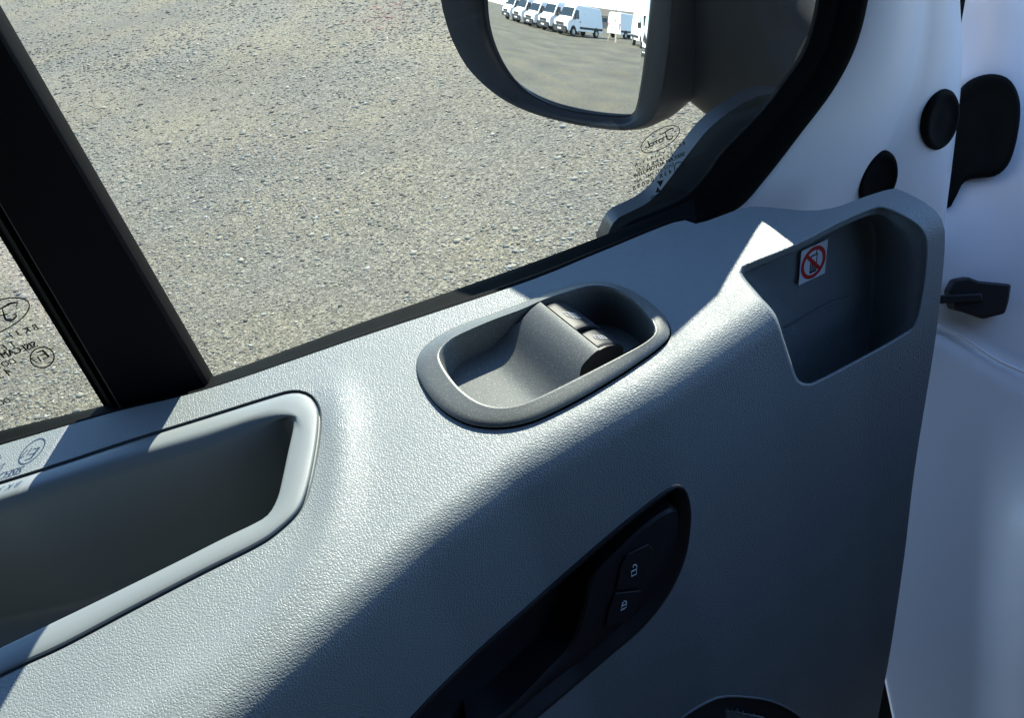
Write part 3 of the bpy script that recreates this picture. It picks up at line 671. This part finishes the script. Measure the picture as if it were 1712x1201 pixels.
# ------------------------------------------------------------------ no-phone sticker
def sticker():
    C4 = [np.array(on_plane(q, (0, 0.5460, 1.18), (0, 1, -0.25))) for q in ((1339.5, 420), (1384, 399.5), (1378.5, 456.5), (1335, 477))]
    nrm = np.cross(C4[1]-C4[0], C4[3]-C4[0]); nrm /= np.linalg.norm(nrm); nrm = nrm if nrm[1] < 0 else -nrm
    B = lambda u, v, h=0: (C4[0]*(1-u)+C4[1]*u)*(1-v)+(C4[3]*(1-u)+C4[2]*u)*v+nrm*h
    white = mat('sticker_paper', (0.72, 0.73, 0.78), 0.4); red = mat('sticker_red', (0.55, 0.02, 0.015), 0.4); blk = mat('sticker_black', (0.012, 0.012, 0.02), 0.4)
    S = empty('warning_sticker', tuple(C4[3]), 'small white sticker with crossed-out mobile phone in a red ring, inside the front pocket', 'sticker')
    MB().prism([B(0, 0), B(1, 0), B(1, 1), B(0, 1)], nrm*0.0005).build('backing', white, S)
    ring = lambda r, h: [B(0.5+r*math.cos(a), 0.5+r*math.sin(a), h) for a in np.linspace(0, math.tau, 48, endpoint=False)]
    V, F = loft([ring(0.465, 0.0005), ring(0.465, 0.0008), ring(0.355, 0.0008), ring(0.355, 0.0005)]); fix_normals(obj('prohibition_ring', V, F, red, S, False))
    d = lambda t, s, h: B(0.5+t*0.707-s*0.707, 0.5+t*0.707+s*0.707, h)
    MB().prism([d(-.37, -.05, .0009), d(.37, -.05, .0009), d(.37, .05, .0009), d(-.37, .05, .0009)], nrm*0.0002).build('prohibition_bar', red, S)
    mb = MB(); R = lambda u0, v0, u1, v1, h=0.0005: mb.prism([B(u0, v0, h), B(u1, v0, h), B(u1, v1, h), B(u0, v1, h)], nrm*0.0002)
    R(.38, .27, .64, .31); R(.38, .31, .41, .52); R(.61, .31, .64, .52); R(.58, .12, .61, .27)
    for i in range(5): R(.38, .52+.055*i, .64, .52+.055*i+.02)
    for j in range(4): R(.38+.0733*j, .54, .38+.0733*j+.04, .76)
    R(.38, .755, .64, .80)
    mb.build('phone_symbol', blk, S)
sticker()

# ------------------------------------------------------------------ door mirror
MN = np.array((-0.818, -0.552, 0.159)); MN /= np.linalg.norm(MN); MR = 1.3
MC = np.array((1.302, 1.591, 1.080)); M0 = MC+MN*MR
def mirror_unit():
    D = empty('wing_mirror', tuple(M0-np.array((0, 0, 0.14))), 'black door mirror outside the window reflecting parked white vans', 'mirror')
    ax = np.cross((0, 0, 1), MN); ax /= np.linalg.norm(ax); ay = np.cross(MN, ax)
    def uv(q, off=0.0):
        P = on_plane(q, M0+MN*off, MN); return np.array(((P-M0)@ax, (P-M0)@ay))
    W = lambda u, v, k: M0+ax*u+ay*v+MN*k
    gq = [(1087, -10), (1080, 60), (1072, 125), (1064, 172), (1056, 190), (1040, 195), (1000, 192), (950, 184), (905, 168), (870, 147), (840, 114), (818, 74), (806, 35), (800, -10)]
    g2 = [uv(q) for q in gq]; top = 0.235
    # carry the outline up to the hidden upper half
    l, r = g2[-1], g2[0]; sgn = np.sign(r[0]-l[0])
    g2 = g2+[np.array((l[0]-0.004*sgn, l[1]+0.07)), np.array((l[0]+0.004*sgn, top-0.045)), np.array((l[0]+0.03*sgn, top-0.012)), np.array((l[0]+0.09*sgn, top)), np.array((r[0]-0.03*sgn, top+0.003)), np.array((r[0]-0.008*sgn, top-0.01)), np.array((r[0]+0.008*sgn, top-0.06)), np.array((r[0]+0.006*sgn, r[1]+0.06))]
    G = catmull(g2, 110)
    # convex glass
    us = np.arange(G[:, 0].min(), G[:, 0].max(), 0.006); vv = np.arange(G[:, 1].min(), G[:, 1].max(), 0.006)
    pts = np.array([(a, b) for a in us for b in vv]); pts = pts[in_poly(pts, inset(G, 0.004))]
    allp = np.concatenate((G, pts)); v, e, f, *_ = delaunay_2d_cdt([Vector(p) for p in allp], [(i, (i+1) % len(G)) for i in range(len(G))], [], 0, 1e-7)
    v2 = np.array([tuple(q) for q in v]); cen = np.array([v2[list(t)].mean(0) for t in f]); ok = in_poly(cen, G)
    sp = lambda u, w_: (lambda p: MC+(p-MC)/np.linalg.norm(p-MC)*MR)(W(u, w_, 0))
    V = [sp(*p) for p in v2]; o = obj('mirror_glass', V, [t for t, k in zip(f, ok) if k], M['silver'], D)
    fix_normals(o)
    if np.dot(np.array(o.data.polygons[0].normal[:]), MN) < 0: o.data.flip_normals()
    o.data.normals_split_custom_set_from_vertices([tuple((p-MC)/MR) for p in V])
    # housing: deep shell with rolled rim
    hq = [(1128, -10), (1122, 70), (1112, 140), (1102, 185), (1085, 208), (1050, 219), (1000, 216), (940, 205), (880, 187), (830, 160), (785, 118), (757, 70), (742, 25), (735, -10)]
    h2 = [uv(q, 0.015) for q in hq]; l, r = h2[-1], h2[0]; top2 = 0.262
    h2 = h2+[np.array((l[0]-0.004*sgn, l[1]+0.08)), np.array((l[0]+0.004*sgn, top2-0.055)), np.array((l[0]+0.035*sgn, top2-0.012)), np.array((l[0]+0.11*sgn, top2)), np.array((r[0]-0.035*sgn, top2+0.003)), np.array((r[0]-0.008*sgn, top2-0.012)), np.array((r[0]+0.010*sgn, top2-0.07)), np.array((r[0]+0.008*sgn, r[1]+0.07))]
    Hh = catmull(h2, 110); lo = []
    gi = inset(G, -0.0015); ge = inset(G, -0.006)
    # match start points of the loops
    for L, k in ((gi, -0.012), (gi, 0.001), (ge, 0.004)): lo.append([W(p[0], p[1], k) for p in L])
    mid = 0.5*ge+0.5*inset(Hh, 0.006); lo.append([W(p[0], p[1], 0.011) for p in mid])
    for d, k in ((0.006, 0.0165), (0.002, 0.0165), (0.0, 0.012), (-0.003, 0.0), (-0.004, -0.03)): lo.append([W(*inset(Hh, d)[i], k) for i in range(110)])
    cen = Hh.mean(0)
    for sc, k in ((1.0, -0.06), (0.95, -0.085), (0.84, -0.108), (0.62, -0.125), (0.3, -0.132)): lo.append([W(*(cen+(p-cen)*sc), k) for p in Hh])
    V, F = loft(lo, True, False, True); fix_normals(obj('housing', V, F, M['mirror_shell'], D), 60)
    # thin seam of the rim
    # arm: stout fin from the housing down to its foot on the door skin
    back = np.array((0.02, 0.0, 0)); 
    i0 = on_plane((1098, -60), (0.33, 0.795, 1.35), (0.2, 1, 0)); 
    secs = []
    def sec(c, wx, wy, zt, zb, n=28):
        out = []
        for a in np.linspace(0, math.tau, n, endpoint=False):
            ca, sa = math.cos(a), math.sin(a); q = 3.2
            out.append(np.array((c[0]+wx*math.copysign(abs(ca)**(2/q), ca), c[1]+wy*math.copysign(abs(ca)**(2/q), ca), (zt+zb)/2+(zt-zb)/2*math.copysign(abs(sa)**(2/q), sa))))
        return out
    for c, wx, wy, zt, zb in (((0.345, 0.855), 0.012, 0.055, 1.54, 1.250), ((0.365, 0.825), 0.020, 0.055, 1.54, 1.225), ((0.385, 0.790), 0.028, 0.050, 1.545, 1.205), ((0.398, 0.752), 0.018, 0.036, 1.485, 1.180), ((0.445, 0.712), 0.050, 0.022, 1.345, 1.150), ((0.475, 0.680), 0.075, 0.016, 1.33, 1.130)):
        secs.append(sec(c, wx, wy, zt, zb))
    V, F = loft(secs, True, True, True); fix_normals(obj('arm', V, F, M['mirror_shell'], D), 60)
    cl = [on_plane(q, (0.37, 0.79, 1.35), (-0.3, -1, 0)) for q in ((1128, 10), (1190, 14), (1250, 14), (1290, 8))]
    MB().tube(cl, 0.006, 8).build('joint_seam', M['black'], D, True)
    # foot plate filling the lower window corner, outside the glass
    fq = [(1012, 420), (1016, 392), (1030, 367), (1052, 355), (1076, 343), (1098, 326), (1120, 298), (1150, 258), (1186, 214), (1230, 180), (1275, 158), (1310, 156), (1345, 165), (1362, 185), (1355, 215), (1330, 250), (1240, 350), (1150, 400), (1080, 430)]
    f2 = catmull(fq, 70); a = np.array([on_glass(q, 0.016) for q in f2]); b = np.array([on_glass(q, 0.019) for q in inset(f2, -1)]); c_ = b+np.array((0, 0.02, 0))
    V, F = loft([a, a+np.array((0, 0.002, 0)), b, c_], True, True, True); foot = fix_normals(obj('foot_plate', V, F, mat('foot_plate_plastic', (0.022, 0.025, 0.030), 0.38, spec=0.6), D), 50)
mirror_unit()

# ------------------------------------------------------------------ van body round the door
BODY = empty('white_van', (0.62, 0.72, 0.4), 'white van body beside the door hinge with black grommet and check strap', 'van')
PN, PP = np.array((-0.42, -0.75, 0.60)), np.array((0.62, 0.735, 1.0)); PN = PN/np.linalg.norm(PN)
def on_pillar(q, off=0.0): return on_plane(q, PP+PN*off, PN)
def pillar():
    rows = np.linspace(-500, 1700, 120); lo = []
    left = lambda y: np.interp(y, [-500, 0, 300, 560, 900, 1110, 1210, 1300, 1700], [1618, 1614, 1560, 1530, 1490, 1479, 1500, 1522, 1600])
    us = np.linspace(0, 1, 60)
    def rel(px, py):
        k = 0.0
        k += 0.020*math.exp(-((px-1640-0.10*(py-200))/70)**2)*smooth(520, 100, py)     # hollow round the grommet
        c = 560+0.56*(px-1570); k -= 0.012*smooth(-14, 14, py-c)                          # step under the check strap
        k -= 0.045*smooth(1640, 1790, px+0.03*(py-600))*smooth(650, 900, py)
        k += 0.030*smooth(1650, 1760, px)*smooth(420, 0, py)
        return k
    for y in rows:
        l = left(y); lo.append([on_pillar((l+(2150-l)*u**1.4, y), -rel(l+(2150-l)*u**1.4, y)) for u in us])
    V, F = loft(lo, False); fix_normals(obj('hinge_pillar', V, F, M['white'], BODY))
    lip = [on_pillar((left(y)-1, y), 0.004) for y in np.linspace(1060, 1500, 24)]
    MB().tube(lip, 0.004, 8).build('pillar_lip', M['white'], BODY, True)
    MB().tube([on_pillar((x, 545+0.56*(x-1570)+3*math.sin(x*0.05)), 0.012) for x in np.linspace(1560, 2000, 40)], 0.0022, 6).build('sealant_bead', M['white'], BODY, True)
    # black sheet standing in for the dark of the shut gap, behind both
    bk = [on_pillar(q, -0.06) for q in ((1380, 1800), (1380, 1000), (1430, 400), (1540, 0), (1540, -500), (1640, -500), (1640, 0), (1620, 400), (1600, 1000), (1640, 1800))]
    MB().prism(bk, (0.01, 0.02, 0)).build('gap_dark_sheet', M['rubber'], BODY)
    # grommet
    gq = catmull([(1590, 175), (1606, 147), (1628, 130), (1658, 123), (1686, 131), (1702, 156), (1706, 190), (1699, 238), (1686, 275), (1664, 294), (1634, 298), (1612, 304), (1598, 330), (1584, 350), (1574, 320), (1580, 250)], 60)
    gc = np.array((1650, 205.0)); lo = [np.array([on_pillar(gc+(q-gc)*d, k) for q in gq]) for d, k in ((1, -0.03), (1, 0.004), (0.95, 0.010), (0.86, 0.012), (0.78, 0.008), (0.3, 0.008))]
    V, F = loft(lo, True, False, True); fix_normals(obj('door_grommet', V, F, M['rubber'], BODY))
    # check strap bracket
    def blk(Q, k0, k1): 
        a = [on_pillar(q, k0) for q in Q]; return MB().prism(a, PN*(k1-k0))
    b1 = blk([(1572, 486), (1583, 466), (1604, 462), (1620, 468), (1672, 473), (1668, 500), (1662, 520), (1626, 529), (1598, 519), (1578, 514)], -0.02, 0.030)
    bevel(b1.build('check_strap', M['black'], BODY), 0.003)
    b2 = blk([(1560, 494), (1640, 490), (1640, 504), (1560, 508)], 0.028, 0.036); bevel(b2.build('strap_rib', M['black'], BODY), 0.002)
pillar()
def shading_cab():  # unseen cab shell, added to keep skylight off the inner door
    I = M['interior']
    MB().tube([on_pillar((1790, -70), 0.05), np.array((0.66, 0.66, 1.70)), np.array((0.46, 0.60, 2.02))], 0.055, 12).build('shading_windscreen_pillar', M['white'], BODY, True)  # unseen beam, added to shade the top of the hinge pillar
    bevel(MB().prism([(-1.05, -1.35, 2.0), (1.05, -1.35, 2.0), (1.05, -0.70, 2.0), (0.28, 0.0, 2.0), (0.28, 0.52, 2.0), (-1.05, 0.52, 2.0)], (0, 0, 0.05)).build('cut_cab_roof', I, BODY), 0.02)  # front corner cut away to let skylight onto the white metal
    bevel(MB().box((-1.10, -1.35, 0.40), (-1.05, 0.36, 2.05)).build('bulkhead', I, BODY), 0.01)
    bevel(MB().box((-1.05, -1.35, 0.36), (1.10, 0.20, 0.40)).build('cab_floor', I, BODY), 0.01)
    bevel(MB().box((-1.05, -1.42, 0.40), (0.95, -1.36, 2.02)).build('closed_passenger_side', I, BODY), 0.02)  # unseen, closed up to the roof to darken the cab
    V = [(0.70, -1.34, 0.55), (0.60, -1.34, 1.12), (0.72, -1.34, 1.26), (1.20, -1.34, 1.20), (1.20, -1.34, 0.55)]
    bevel(MB().prism(V, (0, 1.70, 0)).build('raised_dashboard', I, BODY), 0.03)  # unseen, raised to shield the door wall from windscreen light
    V = [(-0.70, -0.40, 0.62), (-0.12, -0.40, 0.66), (-0.08, -0.40, 0.76), (-0.14, -0.40, 0.82), (-0.66, -0.40, 0.78), (-0.78, -0.40, 1.48), (-0.90, -0.40, 1.50), (-0.86, -0.40, 0.70)]
    bevel(MB().prism(V, (0, 0.52, 0)).build('driver_seat', M['seat'], BODY), 0.04, 4)
shading_cab()

# ------------------------------------------------------------------ parked vans seen in the mirror
VM = dict(paint=vary(mat('van_white', (0.78, 0.79, 0.80), 0.3), 1.2, 0.04), dark=mat('van_black_plastic', (0.02, 0.02, 0.022), 0.6), glass=mat('van_glass', (0.02, 0.03, 0.035), 0.08),
          tyre=mat('van_tyre', (0.015, 0.015, 0.015), 0.9), rim=mat('van_rim', (0.35, 0.35, 0.36), 0.4, 0.6), lamp=mat('van_lamp', (0.6, 0.62, 0.65), 0.15), red=mat('van_tail_lamp', (0.4, 0.02, 0.02), 0.2), grey=mat('van_grey_bumper', (0.07, 0.075, 0.085), 0.6))
def make_van(label, h=2.45, length=5.9, group='vans parked across the yard'):
    R = empty('parked_van', (0, 0, 0), label, 'van', group)
    hw = 1.0; f = length*0.5; bk = -length*0.5
    prof = [(bk, 0.45), (bk-0.02, 0.9), (bk+0.03, 1.7), (bk+0.10, h-0.12), (bk+0.30, h), (f-2.0, h), (f-1.72, h-0.05), (f-1.50, h-0.22), (f-0.80, 1.42), (f-0.62, 1.30), (f-0.20, 1.16), (f-0.05, 1.02), (f, 0.80), (f-0.02, 0.45)]
    prof = [tuple(p) for p in prof]; lo = []
    wf = lambda z: 1.0-0.16*smooth(1.0, h, z)
    for t in (-1, -0.93, -0.6, 0, 0.6, 0.93, 1):
        e = 0.05 if abs(t) == 1 else (0.012 if abs(t) > 0.9 else 0)
        lo.append([(x-(e*0.6 if x > 0 else -e*0.6)-0.10*abs(t)**3*(1 if x > f-1.2 else 0), t*hw*wf(z), z-(e if z > h-0.3 else 0)) for x, z in prof])
    V, F = loft(lo, True, True, True); fix_normals(obj('body', V, F, VM['paint'], R), 35)
    zz = lambda x: np.interp(x, [f-1.50, f-0.80], [h-0.22, 1.42])
    ws = [(f-1.44, -0.76), (f-0.84, -0.86), (f-0.84, 0.86), (f-1.44, 0.76)]
    nn = np.array((0.72, 0, 0.70))
    MB().prism([np.array((x, y, zz(x)))+nn*0.004 for x, y in ws], nn*0.012).build('windscreen', VM['glass'], R)
    MB().box((f-0.10, -0.92, 0.30), (f+0.07, 0.92, 0.72)).build('bumper', VM['dark'], R); MB().box((f-0.02, -0.55, 0.76), (f+0.03, 0.55, 0.98)).build('grille', VM['dark'], R)
    MB().box((f+0.071, -0.26, 0.44), (f+0.085, 0.26, 0.55)).build('number_plate', VM['lamp'], R)
    for s in (-1, 1):
        MB().prism([(f-0.30, s*0.90, 0.98), (f-0.03, s*0.68, 0.92), (f-0.06, s*0.68, 1.12), (f-0.42, s*0.88, 1.22)], (0.02, s*0.03, 0.02)).build('headlight', VM['lamp'], R)
        MB().prism([(f-1.95, s*0.955, 1.36), (f-0.98, s*0.965, 1.36), (f-1.48, s*0.90, h-0.42), (f-1.95, s*0.895, h-0.42)], (0, s*0.015, 0)).build('side_window', VM['glass'], R)
        MB().box((bk+0.05, min(s*0.99, s*1.03), 0.62), (f-2.0, max(s*0.99, s*1.03), 0.80)).build('side_moulding', VM['dark'], R)
        MB().box((f-1.15, min(s*1.0, s*1.24), 1.30), (f-1.0, max(s*1.0, s*1.24), 1.68)).build('mirror', VM['dark'], R)
        MB().box((f-2.16, min(s*0.99, s*1.02), 1.12), (f-2.0, max(s*0.99, s*1.02), 1.20)).build('handle', VM['dark'], R)
        MB().box((bk-0.04, min(s*0.80, s*0.93), 0.85), (bk+0.03, max(s*0.80, s*0.93), 1.45)).build('tail_lamp', VM['red'], R)
        for x in (f-1.0, bk+1.15):
            c = [(x+0.36*math.cos(a), s*0.80, 0.36+0.36*math.sin(a)) for a in np.linspace(0, math.tau, 24, endpoint=False)]
            ty = MB().prism(c, (0, s*0.24, 0)).build('wheel', VM['tyre'], R)
            c = [(x+0.20*math.cos(a), s*1.035, 0.36+0.20*math.sin(a)) for a in np.linspace(0, math.tau, 16, endpoint=False)]
            MB().prism(c, (0, s*0.015, 0)).build('rim', VM['rim'], ty)
            c = [(x+0.45*math.cos(a), s*0.985, 0.40+0.45*math.sin(a)) for a in np.linspace(0, math.pi, 14)]
            MB().prism(c, (0, s*0.022, 0)).build('wheel_arch', VM['dark'], R)
    return R
def copy_tree(o, parent=None):
    c = o.copy(); COL.objects.link(c)
    if parent is not None: c.parent = parent
    for ch in [k for k in bpy.data.objects if k.parent == o]: copy_tree(ch, c)
    return c
HEAD = math.atan2(2.43, 2.86)
hv = np.array((math.cos(HEAD), math.sin(HEAD))); sv = np.array((-hv[1], hv[0]))
A0 = np.array((-30.8, 1.88))+np.array((sv[0], sv[1]))*0.85 - hv*1.95
base = make_van('foremost white panel van of the row in the mirror, whole flank in view')
spots = [(A0, HEAD, 'foremost white panel van of the row in the mirror, whole flank in view'),
         (A0+sv*3.0-hv*0.3, HEAD, 'white van just behind the foremost one in the mirrored row'),
         (A0+sv*6.0-hv*0.5, HEAD, 'third white van from the front of the mirrored row'),
         (A0+sv*9.0-hv*0.8, HEAD, 'fourth white van from the front of the mirrored row'),
         (A0+sv*12.0-hv*1.0, HEAD, 'small far white van at the upper left end of the mirrored row'),
         (np.array((-26.6, -4.75)), 0.0, 'white van with dark bumper cut off by the right edge of the mirror'),
         (np.array((-41.5, -5.0)), HEAD+math.pi, 'white panel van facing away behind the leaning wooden post in the mirror')]
for i, (p, a, lab) in enumerate(spots):
    o = base if i == 0 else copy_tree(base); o.location = (p[0], p[1], 0); o.rotation_euler.z = a; o['label'] = lab; o.scale = (1+0.02*math.sin(3.1*i), 1, 1+0.035*math.sin(2.3*i))
def yard():
    wall = vary(mat('hall_wall', (0.50, 0.50, 0.49), 0.8), 0.6, 0.08); roof = vary(mat('hall_roof', (0.13, 0.11, 0.085), 0.85), 0.5, 0.12); wood = vary(mat('old_wood', (0.42, 0.37, 0.28), 0.9), 12, 0.3)
    # hall on the far side of the yard
    H = empty('industrial_hall', (-120, -25, 0), 'long low hall with brown pitched roof and white wall across the yard', 'building')
    MB().box((-150, -70, 0), (-110, 12, 3.2)).build('wall', wall, H)
    MB().prism([(-151, -71, 3.2), (-109, -71, 3.2), (-130, -71, 5.9)], (0, 84, 0)).build('roof', roof, H)
    for k in range(8): MB().box((-109.98, -64+9*k, 0.05), (-109.9, -60+9*k, 2.7)).build('door', VM['grey'], H)
    P = empty('wooden_post', (-30.2, -2.38, 0), 'pale wooden post with slanting brace standing before the mirrored vans', 'post')
    MB().box((-30.26, -2.44, 0), (-30.14, -2.32, 2.0)).build('upright', wood, P)
    MB().tube([(-31.3, -1.75, 0.05), (-30.25, -2.33, 1.75)], 0.05, 6).build('brace', wood, P)
    L = empty('lamp_post', (-70, -6, 0), 'thin dark pole rising above the vans in the mirror', 'pole')
    MB().tube([(-70, -6.6, 0), (-70, -6.6, 9)], 0.06, 8).build('pole', VM['dark'], L); MB().tube([(-70, -6.6, 8.9), (-69, -6.0, 9.0)], 0.05, 6).build('lamp_arm', VM['dark'], L)
yard()
